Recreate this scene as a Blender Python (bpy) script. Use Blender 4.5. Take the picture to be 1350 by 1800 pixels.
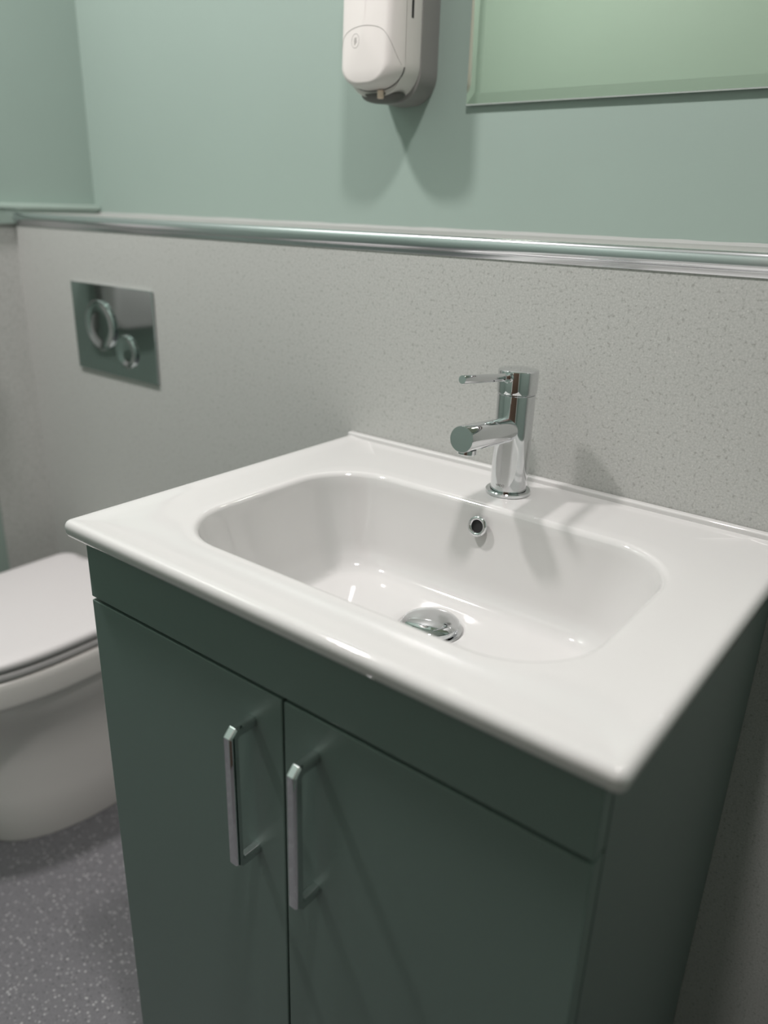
import bpy, bmesh, math, random
from mathutils import Vector, Matrix

# ------------------------------------------------------------------ clear
for o in list(bpy.data.objects):
    bpy.data.objects.remove(o, do_unlink=True)
scene = bpy.context.scene
COL = scene.collection
random.seed(4)

# ------------------------------------------------------------------ camera
CAM = (0.7262, -0.8638, 1.1642)
YAW, PITCH, ROLL, FPX = 0.6552, -0.3703, 0.0308, 1377.8
cam_data = bpy.data.cameras.new('camera')
cam_data.sensor_fit = 'VERTICAL'
cam_data.sensor_height = 36.0
cam_data.lens = FPX / 1800.0 * 36.0
cam_data.clip_start = 0.02
cam_data.dof.use_dof = True
cam_data.dof.focus_distance = 0.86
cam_data.dof.aperture_fstop = 2.7
cam = bpy.data.objects.new('camera', cam_data)
COL.objects.link(cam)
cam.matrix_world = (Matrix.Translation(CAM) @ Matrix.Rotation(YAW, 4, 'Z')
                    @ Matrix.Rotation(math.pi / 2 + PITCH, 4, 'X') @ Matrix.Rotation(ROLL, 4, 'Z'))
scene.camera = cam

# ------------------------------------------------------------------ world, lamps, exposure
world = bpy.data.worlds.new('world')
scene.world = world
world.use_nodes = True
world.node_tree.nodes['Background'].inputs[0].default_value = (0.9, 0.95, 1.0, 1)
world.node_tree.nodes['Background'].inputs[1].default_value = 0.02
CEIL = 2.35
LAMPS = [(-0.60, -0.63, 19.8), (0.50, -0.60, 13.4)]
LAMP_COL = (1.0, 0.945, 0.945)
for lx, ly, w in LAMPS:
    ld = bpy.data.lights.new('downlight_lamp', 'AREA')
    ld.shape = 'DISK'
    ld.size = 0.13
    ld.energy = w
    ld.color = LAMP_COL
    lo = bpy.data.objects.new('downlight_lamp', ld)
    lo.location = (lx, ly, CEIL - 0.012)
    COL.objects.link(lo)
vs = scene.view_settings
vs.view_transform = 'Standard'
vs.look = 'None'
vs.gamma = 1.0
vs.use_curve_mapping = False
vs.exposure = 0.12


# ------------------------------------------------------------------ materials
def new_mat(name):
    m = bpy.data.materials.new(name)
    m.use_nodes = True
    return m, m.node_tree.nodes, m.node_tree.links, m.node_tree.nodes['Principled BSDF']


def plain(name, col, rough=0.4, metal=0.0, coat=0.0, spec=0.5):
    m, n, l, b = new_mat(name)
    b.inputs['Base Color'].default_value = (*col, 1)
    b.inputs['Roughness'].default_value = rough
    b.inputs['Metallic'].default_value = metal
    b.inputs['Coat Weight'].default_value = coat
    b.inputs['Coat Roughness'].default_value = 0.03
    b.inputs['Specular IOR Level'].default_value = spec
    return m


def painted(name, col, rough, scale=220.0, bump=0.05, var=0.02, spec=0.5):
    """paint with a very fine roller / satin relief"""
    m, n, l, b = new_mat(name)
    tc = n.new('ShaderNodeTexCoord')
    nz = n.new('ShaderNodeTexNoise')
    nz.inputs['Scale'].default_value = scale
    nz.inputs['Detail'].default_value = 3
    l.new(tc.outputs['Object'], nz.inputs['Vector'])
    bp = n.new('ShaderNodeBump')
    bp.inputs['Strength'].default_value = bump
    bp.inputs['Distance'].default_value = 0.002
    l.new(nz.outputs['Fac'], bp.inputs['Height'])
    l.new(bp.outputs['Normal'], b.inputs['Normal'])
    big = n.new('ShaderNodeTexNoise')
    big.inputs['Scale'].default_value = 6.0
    l.new(tc.outputs['Object'], big.inputs['Vector'])
    mx = n.new('ShaderNodeMix')
    mx.data_type = 'RGBA'
    mx.inputs[6].default_value = (*[c * (1 - var) for c in col], 1)
    mx.inputs[7].default_value = (*[c * (1 + var) for c in col], 1)
    l.new(big.outputs['Fac'], mx.inputs[0])
    l.new(mx.outputs[2], b.inputs['Base Color'])
    b.inputs['Roughness'].default_value = rough
    b.inputs['Specular IOR Level'].default_value = spec
    return m


def ramp(n, p0, p1):
    r = n.new('ShaderNodeMapRange')
    r.inputs['From Min'].default_value = p0
    r.inputs['From Max'].default_value = p1
    return r


def mixc(n, l, fac, a, b):
    mx = n.new('ShaderNodeMix')
    mx.data_type = 'RGBA'
    l.new(fac, mx.inputs[0])
    for v, s in ((a, 6), (b, 7)):
        if isinstance(v, tuple):
            mx.inputs[s].default_value = (*v, 1)
        else:
            l.new(v, mx.inputs[s])
    return mx.outputs[2]


def math_node(n, l, op, a, b):
    k = n.new('ShaderNodeMath')
    k.operation = op
    for i, v in enumerate((a, b)):
        if isinstance(v, (int, float)):
            k.inputs[i].default_value = v
        else:
            l.new(v, k.inputs[i])
    return k.outputs[0]


def speckle(name, base, dark, light, dscale, lscale, dth, lth, dprob, lprob, rough, fine=0.0, fine_scale=600.0):
    m, n, l, b = new_mat(name)
    tc = n.new('ShaderNodeTexCoord')
    col = base
    if fine > 0:
        nz = n.new('ShaderNodeTexNoise')
        nz.inputs['Scale'].default_value = fine_scale
        nz.inputs['Detail'].default_value = 2
        l.new(tc.outputs['Object'], nz.inputs['Vector'])
        r = ramp(n, 0.32, 0.68)
        l.new(nz.outputs['Fac'], r.inputs['Value'])
        col = mixc(n, l, r.outputs[0], tuple(c * (1 - fine) for c in base), tuple(c * (1 + fine) for c in base))
    for sc, th, prob, c2 in ((dscale, dth, dprob, dark), (lscale, lth, lprob, light)):
        v = n.new('ShaderNodeTexVoronoi')
        v.inputs['Scale'].default_value = sc
        l.new(tc.outputs['Object'], v.inputs['Vector'])
        r = ramp(n, th, th * 0.6)
        l.new(v.outputs['Distance'], r.inputs['Value'])
        sep = n.new('ShaderNodeSeparateColor')
        l.new(v.outputs['Color'], sep.inputs[0])
        pick = math_node(n, l, 'LESS_THAN', sep.outputs[0], prob)
        amt = math_node(n, l, 'MULTIPLY', pick, sep.outputs[1])
        fac = math_node(n, l, 'MULTIPLY', r.outputs[0], amt)
        col = mixc(n, l, fac, col, c2)
    l.new(col, b.inputs['Base Color'])
    b.inputs['Roughness'].default_value = rough
    return m


def granular(name):
    """pale grey laminate: fine grain, soft darker blotches, tiny light flecks"""
    m, n, l, b = new_mat(name)
    tc = n.new('ShaderNodeTexCoord')

    def noise(scale, lo, hi, detail=2.0, rough=0.5):
        z = n.new('ShaderNodeTexNoise')
        z.inputs['Scale'].default_value = scale
        z.inputs['Detail'].default_value = detail
        z.inputs['Roughness'].default_value = rough
        l.new(tc.outputs['Object'], z.inputs['Vector'])
        r = ramp(n, lo, hi)
        l.new(z.outputs['Fac'], r.inputs['Value'])
        return r.outputs[0]
    base = (0.455, 0.462, 0.44)
    col = mixc(n, l, noise(420, 0.3, 0.7), tuple(c * 0.88 for c in base), tuple(c * 1.10 for c in base))
    f1 = math_node(n, l, 'MULTIPLY', noise(230, 0.59, 0.73, 1.0), 0.75)
    col = mixc(n, l, f1, col, (0.29, 0.29, 0.27))
    f2 = math_node(n, l, 'MULTIPLY', noise(520, 0.64, 0.76, 1.0), 0.7)
    col = mixc(n, l, f2, col, (0.66, 0.66, 0.63))
    l.new(col, b.inputs['Base Color'])
    b.inputs['Roughness'].default_value = 0.42
    return m


M = {}
M['green'] = painted('sage_green_paint', (0.298, 0.375, 0.335), 0.42)
M['green_gloss'] = painted('sage_green_gloss_paint', (0.40, 0.49, 0.44), 0.25, bump=0.02)
M['panel'] = granular('speckled_grey_panel')
M['floor'] = speckle('grey_safety_vinyl', (0.160, 0.158, 0.168), (0.07, 0.07, 0.075), (0.46, 0.46, 0.46),
                     260, 165, 0.5, 0.38, 0.25, 0.60, 0.45, fine=0.12, fine_scale=300.0)
M['ledge'] = speckle('grey_ledge_panel', (0.31, 0.315, 0.30), (0.24, 0.24, 0.23), (0.40, 0.40, 0.39),
                     190, 420, 0.48, 0.5, 0.22, 0.30, 0.5, fine=0.06, fine_scale=480.0)
M['ceiling'] = painted('white_ceiling_paint', (0.80, 0.80, 0.78), 0.8)
M['ceramic'] = plain('white_glazed_ceramic', (0.61, 0.605, 0.592), 0.07, coat=0.6)
M['toilet'] = plain('white_toilet_ceramic', (0.87, 0.835, 0.80), 0.22, coat=0.2)
M['seat'] = plain('white_seat_plastic', (0.64, 0.62, 0.615), 0.35)
M['cabinet'] = painted('dark_sage_satin_lacquer', (0.140, 0.196, 0.174), 0.36, scale=700, bump=0.03, var=0.01)
M['carcass'] = painted('dark_sage_carcass_board', (0.140, 0.182, 0.166), 0.36, scale=700, bump=0.03, var=0.01)
M['chrome'] = plain('polished_chrome', (0.72, 0.73, 0.74), 0.04, metal=1.0)
M['chrome_plate'] = plain('gloss_chrome_plate', (0.50, 0.54, 0.535), 0.07, metal=1.0)
M['trim_chrome'] = plain('chrome_trim_strip', (0.74, 0.75, 0.77), 0.2, metal=1.0)
M['mirror'] = plain('mirror_silver', (0.68, 0.72, 0.62), 0.015, metal=1.0)
M['glass_edge'] = plain('polished_glass_edge', (0.86, 0.92, 0.90), 0.06, metal=0.6)
M['plastic_white'] = plain('white_dispenser_plastic', (0.68, 0.645, 0.62), 0.38)
M['plastic_grey'] = plain('grey_dispenser_plastic', (0.235, 0.23, 0.22), 0.45)
M['plastic_dark'] = plain('dark_grey_plastic', (0.09, 0.088, 0.08), 0.5)
M['black'] = plain('black_gap', (0.012, 0.012, 0.012), 0.6)
M['line'] = plain('grey_printed_line', (0.30, 0.285, 0.27), 0.5)
M['cream'] = plain('cream_nozzle_plastic', (0.78, 0.62, 0.50), 0.45)
M['sealant'] = plain('pale_grey_sealant', (0.36, 0.37, 0.355), 0.5)
M['door'] = painted('white_door_paint', (0.70, 0.68, 0.65), 0.4)
M['wood'] = painted('oak_door_veneer', (0.13, 0.085, 0.06), 0.4, scale=60)
ml, n_, l_, b_ = new_mat('lit_downlight_lens')
b_.inputs['Emission Color'].default_value = (*LAMP_COL, 1)
b_.inputs['Emission Strength'].default_value = 6.0
M['lens'] = ml


# ------------------------------------------------------------------ helpers
def link(name, bm, mat, parent=None, smooth=True, angle=35):
    bmesh.ops.recalc_face_normals(bm, faces=bm.faces)
    me = bpy.data.meshes.new(name)
    bm.to_mesh(me)
    bm.free()
    me.materials.append(M[mat])
    o = bpy.data.objects.new(name, me)
    COL.objects.link(o)
    flags = [p.use_smooth for p in me.polygons]
    if smooth:
        me.set_sharp_from_angle(angle=math.radians(angle))
        for p, f in zip(me.polygons, flags):
            p.use_smooth = f if any(flags) else True
    if parent is not None:
        o.parent = parent
        o.matrix_parent_inverse = Matrix.Translation(-world_loc(parent))
    return o


def world_loc(o):
    v = Vector((0, 0, 0))
    while o is not None:
        v = v + Vector(o.location) if o.parent is None else v
        if o.parent is None:
            break
        o = o.parent
        if o.parent is None:
            # children meshes keep world coordinates in their vertices, so only the root's offset counts
            return Vector((0, 0, 0))
    return v


def thing(name, label, cat, loc=(0, 0, 0), group=None):
    o = bpy.data.objects.new(name, None)
    o.location = loc
    o.empty_display_size = 0.05
    COL.objects.link(o)
    o['label'] = label
    o['category'] = cat
    if group:
        o['group'] = group
    return o


def struct(o, label, cat):
    o['kind'] = 'structure'
    o['label'] = label
    o['category'] = cat
    return o


def bm_box(x0, x1, y0, y1, z0, z1, bev=0.0, seg=2, bm=None):
    b = bmesh.new()
    bmesh.ops.create_cube(b, size=1.0)
    for v in b.verts:
        v.co = Vector(((x0 + x1) / 2 + v.co.x * (x1 - x0), (y0 + y1) / 2 + v.co.y * (y1 - y0),
                       (z0 + z1) / 2 + v.co.z * (z1 - z0)))
    if bev > 0:
        bmesh.ops.bevel(b, geom=list(b.edges), offset=bev, segments=seg, affect='EDGES', profile=0.5)
        b.normal_update()
        for f in b.faces:                       # rounded arrises smooth, big faces truly flat
            f.smooth = max(abs(c) for c in f.normal) < 0.9999
    if bm is None:
        return b
    me = bpy.data.meshes.new('tmp')
    b.to_mesh(me)
    b.free()
    bm.from_mesh(me)
    bpy.data.meshes.remove(me)
    return bm


def loft(rings, cap0=True, cap1=True, bm=None):
    """rings: lists of equal length of closed loops"""
    b = bm or bmesh.new()
    vs_ = [[b.verts.new(p) for p in r] for r in rings]
    n = len(rings[0])
    for a, c in zip(vs_, vs_[1:]):
        for i in range(n):
            j = (i + 1) % n
            b.faces.new((a[i], a[j], c[j], c[i]))
    if cap0:
        b.faces.new(vs_[0])
    if cap1:
        b.faces.new(list(reversed(vs_[-1])))
    return b


def lathe(cx, cy, prof, seg=48, cap0=True, cap1=True, bm=None):
    """prof: list of (r, z) about a vertical axis"""
    rings = [[(cx + r * math.cos(2 * math.pi * i / seg), cy + r * math.sin(2 * math.pi * i / seg), z)
              for i in range(seg)] for r, z in prof]
    return loft(rings, cap0, cap1, bm)


def axis_lathe(p, d, prof, seg=40, cap0=True, cap1=True, bm=None):
    """prof: (r, t) about the axis through p along d"""
    d = Vector(d).normalized()
    p = Vector(p)
    u = d.orthogonal().normalized()
    w = d.cross(u)
    rings = [[p + d * t + (u * math.cos(2 * math.pi * i / seg) + w * math.sin(2 * math.pi * i / seg)) * r
              for i in range(seg)] for r, t in prof]
    return loft(rings, cap0, cap1, bm)


def tube(pts, r, seg=8, closed=False, bm=None):
    pts = [Vector(p) for p in pts]
    n = len(pts)
    rings = []
    up = None
    for i, p in enumerate(pts):
        if closed:
            t = (pts[(i + 1) % n] - pts[i - 1]).normalized()
        else:
            t = (pts[min(i + 1, n - 1)] - pts[max(i - 1, 0)]).normalized()
        if up is None:
            up = t.orthogonal().normalized()
        up = (up - t * up.dot(t)).normalized()
        w = t.cross(up)
        rings.append([p + (up * math.cos(2 * math.pi * k / seg) + w * math.sin(2 * math.pi * k / seg)) * r
                      for k in range(seg)])
    if closed:
        rings.append(rings[0])
        return loft(rings, False, False, bm)
    return loft(rings, True, True, bm)


def rrect(x0, x1, y0, y1, r, z, ns=10, nc=10):
    """rounded rectangle ring; always 4*(ns+nc) points, starting on the front edge"""
    pts = []
    cs = [(x1 - r, y0 + r, -90), (x1 - r, y1 - r, 0), (x0 + r, y1 - r, 90), (x0 + r, y0 + r, 180)]
    st = [((x0 + r, y0), (x1 - r, y0)), ((x1, y0 + r), (x1, y1 - r)), ((x1 - r, y1), (x0 + r, y1)), ((x0, y1 - r), (x0, y0 + r))]
    for k in range(4):
        (ax, ay), (bx, by) = st[k]
        for i in range(ns):
            t = i / ns
            pts.append((ax + (bx - ax) * t, ay + (by - ay) * t, z))
        cx, cy, a0 = cs[k]
        for i in range(nc):
            a = math.radians(a0 + 90 * i / nc)
            pts.append((cx + r * math.cos(a), cy + r * math.sin(a), z))
    return pts


# ------------------------------------------------------------------ the room
XL, XR, YF, YB = -0.905, 1.60, -1.36, 0.19
ZS = 1.1333
T = 0.08
struct(link('floor', bm_box(XL - T, XR + T, YF - T, YB + T, -0.06, 0.0), 'floor', smooth=False),
       'grey speckled safety vinyl floor', 'floor')
struct(link('ceiling', bm_box(XL - T, XR + T, YF - T, YB + T, CEIL, CEIL + 0.06), 'ceiling', smooth=False),
       'white painted ceiling', 'ceiling')
struct(link('wall_back', bm_box(XL - T, XR + T, YB, YB + T, 0, CEIL), 'green', smooth=False),
       'sage green painted wall above the grey ledge', 'wall')
struct(link('wall_left', bm_box(XL - T, XL, YF - T, YB, 0, CEIL), 'green', smooth=False),
       'sage green painted side wall beside the toilet', 'wall')
struct(link('wall_right', bm_box(XR, XR + T, YF - T, YB, 0, CEIL), 'green', smooth=False),
       'sage green painted side wall past the vanity', 'wall')
struct(link('wall_front', bm_box(XL, XR, YF - T, YF, 0, CEIL), 'green', smooth=False),
       'sage green painted wall facing the vanity', 'wall')
# half-height boxing in front of the back wall, clad in speckled grey panel
struct(link('wall_boxing', bm_box(XL, XR, 0.0, YB, 0, ZS - 0.002), 'panel', smooth=False),
       'speckled grey clad half-height boxing behind basin and toilet', 'wall')
sh = struct(link('trim_1', bm_box(XL, XR, 0.004, YB, ZS - 0.002, ZS), 'ledge', smooth=False),
            'pale grey ledge on top of the half-height boxing', 'trim')
pts = []
sb = bmesh.new()
N = 90
rings = []
for i in range(N + 1):
    x = XL + 0.001 + (XR - XL - 0.002) * i / N
    h = 0.0035 + 0.0012 * random.random()
    rings.append([(x, YB, ZS), (x, YB - 0.006, ZS), (x, YB - 0.0035, ZS + h * 0.6), (x, YB, ZS + h)])
link('sealant', loft(rings), 'sealant', sh)

# chrome quadrant trim along the front edge of the ledge
prof = [(0.004, 1.1098), (-0.0010, 1.1098), (-0.0014, 1.1102), (-0.0014, 1.1150), (-0.0018, 1.1156)]
for i in range(15):
    a = math.radians(-70 + 160 * i / 14)
    prof.append((-0.0016 - 0.0048 * math.cos(a), 1.1246 + 0.0090 * math.sin(a)))
prof += [(0.004, 1.1338), (0.006, 1.1333)]
rings = [[(x, y, z) for y, z in prof] for x in (XL + 0.0152, XR - 0.0005)]
struct(link('trim_2', loft(rings), 'trim_chrome', angle=50),
       'polished chrome quadrant trim along the grey ledge edge', 'trim')
# green painted bead on the side wall just above the ledge
tb = bm_box(XL, XL + 0.0225, YF, YB, 1.1405, 1.1515, 0.003)
bm_box(XL, XL + 0.015, YF, -0.0001, 1.1130, 1.1405, 0.001, 2, tb)
bm_box(XL, XL + 0.015, -0.0001, YB, ZS + 0.0001, 1.1405, 0.0, 2, tb)
struct(link('trim_3', tb, 'green_gloss'),
       'pale green painted bead on the side wall above the ledge', 'trim')
# grey clad return beside the toilet
struct(link('trim_4', bm_box(XL, XL + 0.004, -0.115, 0.0, 0, 1.1125), 'panel', smooth=False),
       'narrow grey clad return on the side wall behind the toilet', 'trim')
# door in the wall opposite
d1 = struct(link('door_1', bm_box(0.32, 1.12, YF, YF + 0.035, 0.005, 2.0, 0.003), 'wood'), 'dark brown veneered door facing the vanity', 'door')
fb = bmesh.new()
for a in ((0.25, 0.32, YF, YF + 0.05, 0, 2.07), (1.12, 1.19, YF, YF + 0.05, 0, 2.07), (0.32, 1.12, YF, YF + 0.05, 2.0, 2.07)):
    bm_box(*a, 0.004, 2, fb)
link('door_frame', fb, 'door', d1)

# downlights in the ceiling
for i, (lx, ly, w) in enumerate(LAMPS):
    t = thing('ceiling_downlight', ('round white recessed downlight above the toilet' if i == 0 else
              'round white recessed downlight above the basin'), 'light', (lx, ly, CEIL), 'recessed ceiling downlights')
    link('ring', lathe(lx, ly, [(0.068, CEIL), (0.088, CEIL), (0.088, CEIL - 0.006), (0.082, CEIL - 0.009), (0.068, CEIL - 0.005)], 40, False, False), 'ceiling', t)
    link('lens', lathe(lx, ly, [(0.068, CEIL), (0.068, CEIL - 0.004)], 40), 'lens', t)

# ------------------------------------------------------------------ wash basin
W, D, ZB = 0.61, 0.4668, 0.85
basin = thing('wash_basin', 'white glazed ceramic wash basin with slim rim on green vanity', 'basin', (0.305, -0.23, 0.833))
OX0, OX1, OY0, OY1, OR = 0.083, 0.533, -0.400, -0.121, 0.078
zt = ZB
rings = []
# underside -> outside edge -> deck
t0 = 0.0195
YW = -0.0006                                     # just clear of the wall


def outer(ins, z, r=0.009):
    return rrect(-0.003 + ins, W + 0.004 - ins, -D - 0.003 + ins, YW - min(ins, 0.002), max(r - ins, 0.004), z, 14, 12)


def opening(ins, z, r=None):
    return rrect(OX0 + ins, OX1 - ins, OY0 + ins, OY1 - ins, max((r if r else OR) - ins, 0.012), z, 14, 12)


rings.append(opening(0.0, zt - t0 + 0.002))
rings.append(outer(0.013, zt - t0))
rings.append(outer(0.0065, zt - t0 + 0.0006))
rings.append(outer(0.0030, zt - t0 + 0.0026))
rings.append(outer(0.0012, zt - t0 + 0.0060))
for a in (0, 18, 36, 54, 72, 90):
    a = math.radians(a)
    rings.append(outer(0.0075 * (1 - math.cos(a)) + 0.0004, zt - 0.0070 + 0.0078 * math.sin(a)))
rings.append(outer(0.012, zt + 0.0005))
rings.append(outer(0.020, zt - 0.0006, 0.022))
rings.append(outer(0.030, zt - 0.0014, 0.032))


def mixring(a, b, t, z):
    return [(p[0] + (q[0] - p[0]) * t, p[1] + (q[1] - p[1]) * t, z) for p, q in zip(a, b)]


ra = outer(0.030, zt, 0.032)
rb = opening(-0.0075, zt)
rings.append(mixring(ra, rb, 0.5, zt - 0.0018))
rings.append(mixring(ra, rb, 0.85, zt - 0.0019))
for a in (0, 15, 30, 45, 60, 72):
    a = math.radians(a)
    rings.append(opening(-0.0075 + 0.0085 * math.sin(a), zt - 0.0020 - 0.0085 * (1 - math.cos(a))))
# bowl wall (steep, a little S) down to the fillet and flat floor
BX0, BX1, BY0, BY1, BR = 0.128, 0.486, -0.372, -0.150, 0.062
FZ = 0.7285


def bowl(t, z, extra=0.0):
    r = OR + (BR - OR) * t
    return rrect(OX0 + (BX0 - OX0) * t + extra, OX1 + (BX1 - OX1) * t - extra,
                 OY0 + (BY0 - OY0) * t + extra, OY1 + (BY1 - OY1) * t - extra, max(r - extra, 0.02), z, 14, 12)


zw0 = zt - 0.0088
for k in range(1, 10):
    s = k / 9
    rings.append(bowl(0.03 + 0.62 * s ** 1.25, zw0 + (FZ + 0.026 - zw0) * s))
for k in range(1, 9):
    a = math.radians(90 * k / 8)
    rings.append(bowl(0.65 + 0.35 * math.sin(a) * 0.9, FZ + 0.026 * (1 - math.sin(a)) ** 1.3 + 0.002, 0.020 * (1 - math.cos(a))))
last = rings[-1]
DX, DY = 0.300, -0.2175
for t, dz in ((0.25, -0.0004), (0.5, -0.001), (0.72, -0.0016), (0.82, -0.002)):
    m_ = len(last)
    rg = []
    for (px, py, pz) in last:
        dx, dy = px - DX, py - DY
        L = math.hypot(dx, dy)
        tx, ty = DX + dx / L * 0.040, DY + dy / L * 0.040
        tt = t / 0.82
        rg.append((px + (tx - px) * tt, py + (ty - py) * tt, FZ + dz + 0.002))
    rings.append(rg)
lastr = rings[-1]
for rr, zz in ((0.038, FZ - 0.0012), (0.036, FZ - 0.0035)):
    rings.append([(DX + (px - DX) / 0.04 * rr, DY + (py - DY) / 0.04 * rr, zz) for px, py, pz in lastr])
link('basin_body', loft(rings, False, True), 'ceramic', basin, angle=50)
# raised lip against the wall
link('back_lip', bm_box(-0.0018, W + 0.0028, -0.011, YW, ZB - 0.004, ZB + 0.0046, 0.0022, 3), 'ceramic', basin)
# pop-up waste
wz = FZ - 0.003
wst = link('waste_ring', lathe(DX, DY, [(0.0355, wz), (0.0355, wz + 0.0022), (0.033, wz + 0.0028), (0.026, wz + 0.001), (0.024, wz - 0.0)], 48, False, True), 'chrome', basin)
link('waste_plug', lathe(DX, DY, [(0.010, wz + 0.001), (0.010, wz + 0.006), (0.029, wz + 0.0075), (0.0318, wz + 0.0088), (0.0322, wz + 0.0098),
                                  (0.030, wz + 0.0118), (0.024, wz + 0.0140), (0.016, wz + 0.0155), (0.008, wz + 0.0163), (0.002, wz + 0.0165)], 48), 'chrome', basin)
# overflow in the back wall of the bowl
OVX, OVZ = 0.300, 0.8235
ovn = Vector((0, -0.975, 0.22)).normalized()
ovp = Vector((OVX, -0.1305, OVZ))
rp = []
for i in range(17):
    a = math.radians(-20 + 220 * i / 16)
    rp.append((0.0098 + 0.0026 * math.cos(a), 0.0006 + 0.0026 * math.sin(a)))
rp.append((0.0070, -0.004))
link('overflow_ring', axis_lathe(ovp, ovn, rp, 40, False, False), 'chrome', basin)
link('overflow_hole', axis_lathe(ovp, ovn, [(0.0072, -0.004), (0.0072, 0.0001), (0.0, 0.00012)][:2], 32, True, True), 'black', basin)
basin.children[-1]['label'] = 'dark overflow opening'

# ------------------------------------------------------------------ mixer tap
TX, TY = 0.2993, -0.0640
tz = ZB - 0.0019
tap = thing('mixer_tap', 'polished chrome mono mixer tap with pin lever on basin deck', 'tap', (TX, TY, tz))
link('base_ring', lathe(TX, TY, [(0.0262, tz), (0.0270, tz + 0.0008), (0.0270, tz + 0.0042), (0.0262, tz + 0.0050), (0.0222, tz + 0.0050), (0.0222, tz + 0.003)], 64, True, True), 'chrome', tap)
body = link('body', lathe(TX, TY, [(0.0213, tz + 0.003), (0.0213, tz + 0.007), (0.0216, tz + 0.020), (0.0222, tz + 0.1190), (0.0220, tz + 0.1205), (0.0208, tz + 0.1210), (0.0208, tz + 0.126)], 96), 'chrome', tap)
link('head', lathe(TX, TY, [(0.0208, tz + 0.1224), (0.0224, tz + 0.1224), (0.0231, tz + 0.1230), (0.0233, tz + 0.126), (0.0233, tz + 0.1468), (0.0229, tz + 0.1482), (0.0218, tz + 0.1490), (0.012, tz + 0.1493)], 96), 'chrome', tap)
# spout, rising slightly to the front
sd = Vector((0, -0.1136, 0.0098)).normalized()
sp0 = Vector((TX, TY, 0.9275))
L = 0.1140
spout = link('spout', axis_lathe(sp0, sd, [(0.0148, 0.0), (0.0146, L - 0.0010), (0.0140, L), (0.0138, L)], 64), 'chrome', tap)
ap = sp0 + sd * (L - 0.0145)
upv = Vector((0, sd.z, -sd.y)).normalized()
link('aerator', axis_lathe(ap - upv * 0.0125, -upv, [(0.0102, 0.0), (0.0102, 0.0048), (0.0095, 0.0056), (0.0078, 0.0056), (0.0078, 0.003)], 40), 'chrome', spout)
# pin lever
lv0 = Vector((TX, TY - 0.0200, 0.9905))
ld_ = Vector((0, -0.0955, 0.0110)).normalized()
link('lever', axis_lathe(lv0, ld_, [(0.0040, 0.0), (0.0040, 0.012), (0.0046, 0.0135), (0.0047, 0.0990), (0.0043, 0.1000)], 32), 'chrome', tap)
link('lever_collar', axis_lathe(lv0, ld_, [(0.0066, -0.002), (0.0066, 0.0042), (0.0060, 0.0050), (0.0040, 0.0050)], 32), 'chrome', tap)
# small etched name low on the front of the body
fc = bpy.data.curves.new('tap_name', 'FONT')
fc.body = 'VADO'
fc.size = 0.0040
fc.align_x = 'CENTER'
fo = bpy.data.objects.new('tap_name_tmp', fc)
COL.objects.link(fo)
dg = bpy.context.evaluated_depsgraph_get()
fm = bpy.data.meshes.new_from_object(fo.evaluated_get(dg))
bpy.data.objects.remove(fo, do_unlink=True)
bt = bmesh.new()
bt.from_mesh(fm)
for v in bt.verts:
    a = -math.pi / 2 + v.co.x / 0.0216
    z = v.co.y
    v.co = Vector((TX + 0.02185 * math.cos(a), TY + 0.02185 * math.sin(a), tz + 0.0125 + z))
link('name_mark', bt, 'line', body, smooth=False)

# ------------------------------------------------------------------ vanity cabinet
CL, CR, CF, ZF = 0.0165, 0.5970, -0.4555, 0.7620
CT = ZB - t0 - 0.0003
cab = thing('vanity_cabinet', 'dark sage green two-door vanity cabinet under the white basin', 'cabinet', ((CL + CR) / 2, -0.23, 0))
CY0 = CF + 0.0205
for x0 in (CL, CR - 0.018):
    link('side_panel', bm_box(x0, x0 + 0.018, CY0, -0.0015, 0.0, CT, 0.0008), 'carcass', cab)
link('bottom_panel', bm_box(CL + 0.018, CR - 0.018, CY0 + 0.004, -0.002, 0.075, 0.093), 'carcass', cab)
link('back_panel', bm_box(CL + 0.018, CR - 0.018, -0.010, -0.002, 0.093, 0.70), 'carcass', cab)
link('front_rail', bm_box(CL + 0.018, CR - 0.018, CY0 + 0.003, CY0 + 0.021, 0.745, CT - 0.004), 'black', cab)
link('plinth', bm_box(CL + 0.018, CR - 0.018, CF + 0.065, CF + 0.081, 0.0, 0.075), 'carcass', cab)
link('fascia_panel', bm_box(CL, CR, CF, CF + 0.018, ZF + 0.0005, CT, 0.0013, 3), 'cabinet', cab)
mid = (CL + CR) / 2


def handle_mesh(x, ztop, zbot, depth, s=0.0055, ch=0.0020):
    """square bar with chamfered arrises bent into a D handle, mitred chamfer at the corners"""
    yd = CF
    yo = CF - depth
    k = 0.0045
    path = [(yd, ztop), (yo + k, ztop), (yo, ztop - k), (yo, zbot + k), (yo + k, zbot), (yd, zbot)]
    sec = [(-s, -s + ch), (-s, s - ch), (-s + ch, s), (s - ch, s), (s, s - ch), (s, -s + ch), (s - ch, -s), (-s + ch, -s)]
    rings = []
    for i, (y, z) in enumerate(path):
        dirs = []
        if i > 0:
            dirs.append(Vector((y - path[i - 1][0], z - path[i - 1][1])).normalized())
        if i < len(path) - 1:
            dirs.append(Vector((path[i + 1][0] - y, path[i + 1][1] - z)).normalized())
        t = sum(dirs, Vector((0, 0))).normalized()
        c = t.dot(dirs[0])
        nrm = Vector((-t.y, t.x)) / c
        rings.append([(x + a, y + nrm.x * b, z + nrm.y * b) for a, b in sec])
    b = loft(rings)
    bmesh.ops.bevel(b, geom=[e for e in b.edges], offset=0.0003, segments=1, affect='EDGES')
    return b


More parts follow.
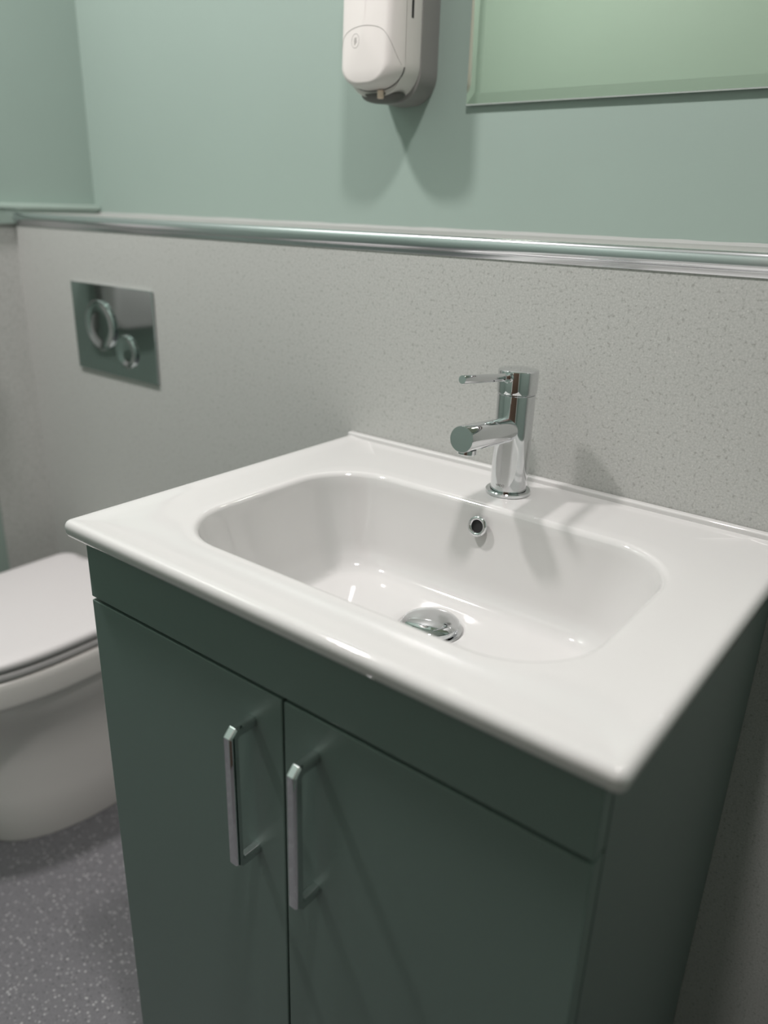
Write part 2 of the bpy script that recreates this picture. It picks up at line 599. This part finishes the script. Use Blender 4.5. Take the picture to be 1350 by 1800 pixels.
HX = (0.2670, 0.3462)
for k, (x0, x1) in enumerate(((CL, mid - 0.0014), (mid + 0.0014, CR))):
    d = link('door', bm_box(x0, x1, CF, CF + 0.018, 0.075, ZF - 0.0032, 0.0013, 3), 'cabinet', cab)
    h = link('handle', handle_mesh(HX[k], 0.7200, 0.5700, 0.0265), 'chrome', d, angle=20)
    h['label'] = 'chrome bow handle'

# ------------------------------------------------------------------ flush plate
fp = thing('flush_plate', 'chrome dual flush plate with two round buttons above the toilet', 'flush plate', (-0.585, 0, 0.935))
FX0, FX1, FZ0, FZ1 = -0.7095, -0.4585, 0.8520, 1.0165
link('plate', bm_box(FX0, FX1, -0.0055, -0.0004, FZ0, FZ1, 0.0012, 2), 'chrome_plate', fp)
for bx, bz, r in ((-0.6190, 0.9420, 0.047), (-0.5425, 0.9020, 0.031)):
    prof = [(r, 0.0), (r, 0.0035), (r - 0.002, 0.0052), (r - 0.0055, 0.0050), (r - 0.009, 0.0030), (r * 0.5, 0.0018), (0.002, 0.0014)]
    link('flush_button', axis_lathe((bx, -0.0054, bz), (0, -1, 0), prof, 56), 'chrome_plate', fp)

# ------------------------------------------------------------------ toilet
TCX = -0.612
toilet = thing('toilet', 'white back-to-wall toilet with closed lid beside green vanity', 'toilet', (TCX, -0.2, 0))


def dshape(hw, Lf, yb, z, straight=0.5, n=48, rc=0.03, ex=2.2):
    """plan outline: flat back with rounded corners, straight sides, elliptical front"""
    pts = []
    ys = yb - (yb + Lf) * 0 - (Lf + yb) * straight      # end of the straight side
    for i in range(n + 1):                               # front half from right side round to left
        a = math.pi * i / n
        c, s_ = math.cos(a), math.sin(a)
        pts.append((TCX + hw * math.copysign(abs(c) ** (2 / ex), c), ys - (Lf + ys) * abs(s_) ** (2 / ex), z))
    for i in range(1, 6):
        pts.append((TCX - hw, ys + (yb - rc - ys) * i / 6, z))
    for i in range(7):
        a = math.radians(180 - 90 * i / 6)
        pts.append((TCX - hw + rc + rc * math.cos(a), yb - rc + rc * math.sin(a), z))
    for i in range(1, 6):
        pts.append((TCX - hw + rc + (2 * hw - 2 * rc) * i / 6, yb, z))
    for i in range(7):
        a = math.radians(90 - 90 * i / 6)
        pts.append((TCX + hw - rc + rc * math.cos(a), yb - rc + rc * math.sin(a), z))
    for i in range(1, 6):
        pts.append((TCX + hw, yb - rc + (ys - yb + rc) * i / 6, z))
    return pts


pan = [(0.128, 0.383, 0.0), (0.130, 0.386, 0.006), (0.128, 0.384, 0.10), (0.127, 0.386, 0.17), (0.130, 0.396, 0.215), (0.140, 0.420, 0.255),
       (0.154, 0.452, 0.290), (0.165, 0.480, 0.318), (0.1705, 0.497, 0.338), (0.1715, 0.500, 0.343), (0.1735, 0.503, 0.3445), (0.1770, 0.509, 0.348),
       (0.1785, 0.512, 0.356), (0.1785, 0.513, 0.385), (0.1780, 0.512, 0.394), (0.1745, 0.508, 0.399), (0.168, 0.50, 0.4005)]
link('pan', loft([dshape(h, l2, -0.0012, z, 0.42) for h, l2, z in pan]), 'toilet', toilet, angle=60)
seat = [(0.166, 0.502, 0.4008), (0.1720, 0.509, 0.4035), (0.1745, 0.512, 0.4065), (0.1750, 0.513, 0.4140), (0.1725, 0.510, 0.4175), (0.166, 0.503, 0.4185)]
link('seat', loft([dshape(h, l2, -0.040, z, 0.42) for h, l2, z in seat]), 'seat', toilet, angle=60)
lid = [(0.166, 0.503, 0.4195), (0.1730, 0.511, 0.4210), (0.1770, 0.5155, 0.4240), (0.1780, 0.5165, 0.4290), (0.1765, 0.515, 0.4345), (0.172, 0.510, 0.4385), (0.164, 0.502, 0.4402), (0.150, 0.488, 0.4408)]
link('lid', loft([dshape(h, l2, -0.038 - (0 if i < 7 else 0.014), z, 0.42) for i, (h, l2, z) in enumerate(lid)]), 'seat', toilet, angle=60)
for sx in (-0.075, 0.075):
    link('hinge', axis_lathe((TCX + sx - 0.02, -0.030, 0.411), (1, 0, 0), [(0.009, 0), (0.0095, 0.001), (0.0095, 0.039), (0.009, 0.04)], 24), 'chrome', toilet)

# ------------------------------------------------------------------ mirror
mir = thing('wall_mirror', 'frameless wall mirror hanging above the basin', 'mirror', (0.35, YB, 1.302))
MX0, MX1, MZ0, MZ1 = 0.0455, 0.7455, 1.3020, 2.10
MY = YB - 0.0085
bw, bd, ar = 0.0145, 0.0006, 0.0015
c_ = [(MX0, MZ0), (MX1, MZ0), (MX1, MZ1), (MX0, MZ1)]
o_ = [(MX0 + ar, MZ0 + ar), (MX1 - ar, MZ0 + ar), (MX1 - ar, MZ1 - ar), (MX0 + ar, MZ1 - ar)]
i_ = [(MX0 + bw, MZ0 + bw), (MX1 - bw, MZ0 + bw), (MX1 - bw, MZ1 - bw), (MX0 + bw, MZ1 - bw)]
b = bmesh.new()
b.faces.new([b.verts.new((x, MY - bd, z)) for x, z in i_])
link('mirror_glass', b, 'mirror', mir, smooth=False)
for k in range(4):
    b = bmesh.new()
    q = (k + 1) % 4
    b.faces.new([b.verts.new(p) for p in ((o_[k][0], MY, o_[k][1]), (o_[q][0], MY, o_[q][1]), (i_[q][0], MY - bd, i_[q][1]), (i_[k][0], MY - bd, i_[k][1]))])
    link('bevel', b, 'mirror', mir, smooth=False)
link('edge', loft([[(x, MY, z) for x, z in o_], [(x, MY + ar, z) for x, z in c_], [(x, MY + 0.004, z) for x, z in c_]], False, True), 'glass_edge', mir, smooth=False)
fx = bmesh.new()
bm_box(MX0 + 0.05, MX1 - 0.05, MY + 0.0041, YB - 0.0002, MZ0 + 0.06, MZ1 - 0.06, 0.0, 1, fx)
link('backing', fx, 'plastic_dark', mir, smooth=False)

# ------------------------------------------------------------------ soap dispenser
DXC = -0.0620
dis = thing('soap_dispenser', 'white push soap dispenser with grey back on the green wall', 'dispenser', (DXC, YB, 1.30))


def uring(ins, y, z0=1.3055, z1=1.565, hw=0.051, rbx=0.040, rbz=0.040, rt=0.022, shear=0.0, n=14, zins=None):
    """front-view outline with generously rounded bottom, at depth y"""
    x0, x1 = DXC - hw + ins, DXC + hw - ins
    zi = ins if zins is None else zins
    za, zb = z0 + zi, z1 - ins
    rb, rz, r2 = max(rbx - ins, 0.003), max(rbz - zi, 0.003), max(rt - ins, 0.003)
    p = []
    for i in range(n + 1):
        a = math.radians(180 + 90 * i / n)
        p.append((x0 + rb + rb * math.cos(a), za + rz + rz * math.sin(a)))
    for i in range(1, 6):
        p.append((x0 + rb + (x1 - x0 - 2 * rb) * i / 6, za))
    for i in range(n + 1):
        a = math.radians(270 + 90 * i / n)
        p.append((x1 - rb + rb * math.cos(a), za + rz + rz * math.sin(a)))
    for i in range(1, 24):
        p.append((x1, za + rz + (zb - r2 - za - rz) * i / 24))
    for i in range(n + 1):
        a = math.radians(90 * i / n)
        p.append((x1 - r2 + r2 * math.cos(a), zb - r2 + r2 * math.sin(a)))
    for i in range(n + 1):
        a = math.radians(90 + 90 * i / n)
        p.append((x0 + r2 + r2 * math.cos(a), zb - r2 + r2 * math.sin(a)))
    for i in range(1, 24):
        p.append((x0, zb - r2 - (zb - r2 - za - rz) * i / 24))
    out = []
    for x, z in p:
        sh_ = shear * max(0.0, min(1.0, (1.46 - z) / 0.13))
        out.append((x, y - sh_, z))
    return out


link('back_housing', loft([uring(0.0, YB - 0.0003), uring(0.0, 0.186), uring(0.0006, 0.150), uring(0.004, 0.1475)]), 'plastic_grey', dis, angle=50)
WB = dict(z0=1.3105, hw=0.0507, rbx=0.042, rbz=0.042)
link('cover', loft([uring(0.002, 0.1485, **WB), uring(0.0005, 0.1478, **WB), uring(0.0, 0.1465, **WB), uring(0.0, 0.1115, **WB)]), 'plastic_white', dis, angle=50)
FR = dict(z0=1.3185, z1=1.565, hw=0.0507, rbx=0.044, rbz=0.029)


def front_section(s, extra=0.0):
    ins = 0.018 * (1 - math.sqrt(max(0.0, 1 - s * s)))
    return ins, 0.1122 - 0.0245 * s - extra


rings = [uring(0.0, 0.1128, **FR)]
ss = [0, 0.15, 0.3, 0.45, 0.58, 0.7, 0.8, 0.88, 0.94, 0.98, 1.0]
for s in ss:
    ins, y = front_section(s)
    rings.append(uring(ins, y, shear=0.0050 * s, zins=ins * 0.45, **FR))
base_ring = rings[-1]
cxm, czm = DXC, 1.44
for t in (0.25, 0.5, 0.75, 0.93):
    rings.append([(x + (cxm - x) * t, y - 0.0016 * (1 - (1 - t) ** 2), z + (czm - z) * t * 0.55) for x, y, z in base_ring])
front = link('front_cover', loft(rings), 'plastic_white', dis, angle=60)
# BVH of the front cover: seam, icon follow the real surface
from mathutils.bvhtree import BVHTree
fbm = bmesh.new()
fbm.from_mesh(front.data)
bvh = BVHTree.FromBMesh(fbm)


def on_front(x, z):
    h = bvh.ray_cast(Vector((x, -0.3, z)), Vector((0, 1, 0)))
    return h[0] if h[0] else None


# seam of the push lever: arch across the face, flaring out to both sides
seam = []
for i in range(61):
    u = -1 + 2 * i / 60
    x = DXC + u * 0.0500
    au = abs(u)
    z = 1.3935 - 0.047 * (0.30 * au ** 2.2 + 0.70 * au ** 7)
    p = on_front(x, z)
    if p:
        seam.append(p)
link('lever_seam', tube(seam, 0.00038, 6), 'line', dis)
# dark gap behind the lever along the bottom
ring_gap = [p for p in uring(-0.0001, 0.1116, **FR) if p[2] < 1.3475]
ring_gap = [p for p in ring_gap]
link('lever_gap', tube(ring_gap, 0.0009, 6), 'black', dis)
# round push icon: circle with a hand-like scribble
ic, iz = DXC - 0.0135, 1.3765
ib = bmesh.new()
cp = [on_front(ic + 0.0072 * math.cos(2 * math.pi * i / 36), iz + 0.0086 * math.sin(2 * math.pi * i / 36)) for i in range(36)]
tube(cp, 0.00028, 6, True, ib)
for st in ([(-.35, -.05), (-.3, .3), (-.1, .45), (.05, .15), (.0, -.2)], [(-.1, .1), (.15, .5), (.35, .45), (.2, .1), (.4, -.1), (.1, -.35), (-.15, -.6)],
           [(-.4, -.2), (-.1, -.05), (.2, .2)], [(-.35, -.45), (-.05, -.3), (.3, .0)]):
    tube([on_front(ic + 0.0072 * a_, iz + 0.0086 * b2) for a_, b2 in st], 0.00030, 6, False, ib)
link('push_icon', ib, 'line', dis)
fbm.free()
# dark level window slot on the side
link('level_slot', bm_box(DXC + 0.0500, DXC + 0.0511, 0.1235, 0.1285, 1.405, 1.50, 0.0003, 1), 'black', dis)
# nozzle underneath
rings = []
for k in range(9):
    a = math.radians(90 * k / 8)
    c_, s_ = math.cos(a), math.sin(a)
    rings.append([(DXC + 0.036 * max(c_, 0.03) * math.cos(2 * math.pi * i / 40), 0.130 + 0.022 * max(c_, 0.03) * math.sin(2 * math.pi * i / 40), 1.3150 - 0.0115 * s_) for i in range(40)])
noz = link('nozzle_housing', loft(rings), 'plastic_dark', dis)
link('nozzle', lathe(DXC + 0.012, 0.1085, [(0.0046, 1.318), (0.0046, 1.3085), (0.0038, 1.3075), (0.002, 1.3075)], 24), 'cream', noz)

# ------------------------------------------------------------------ tissue dispenser on the side wall (mirrored in the flush plate)
td = thing('tissue_dispenser', 'pale grey tissue dispenser on the green side wall beside the toilet', 'dispenser', (XL, -0.27, 0.89))


def tring(x, ins, y0=-0.36, y1=-0.18, z0=0.890, z1=1.122, r=0.034, n=8):
    p = []
    y0, y1, z0, z1, r = y0 + ins, y1 - ins, z0 + ins, z1 - ins, max(r - ins, 0.004)
    for cy, cz, a0 in ((y1 - r, z1 - r, 0), (y0 + r, z1 - r, 90), (y0 + r, z0 + r, 180), (y1 - r, z0 + r, 270)):
        for i in range(n + 1):
            a = math.radians(a0 + 90 * i / n)
            p.append((x, cy + r * math.cos(a), cz + r * math.sin(a)))
    return p


link('housing', loft([tring(XL + 0.0003, 0), tring(XL + 0.024, 0)]), 'plastic_grey', td, angle=50)
link('cover', loft([tring(XL + 0.0242, 0.0008), tring(XL + 0.062, 0.0008), tring(XL + 0.067, 0.0025), tring(XL + 0.070, 0.008)]), 'seat', td, angle=50)
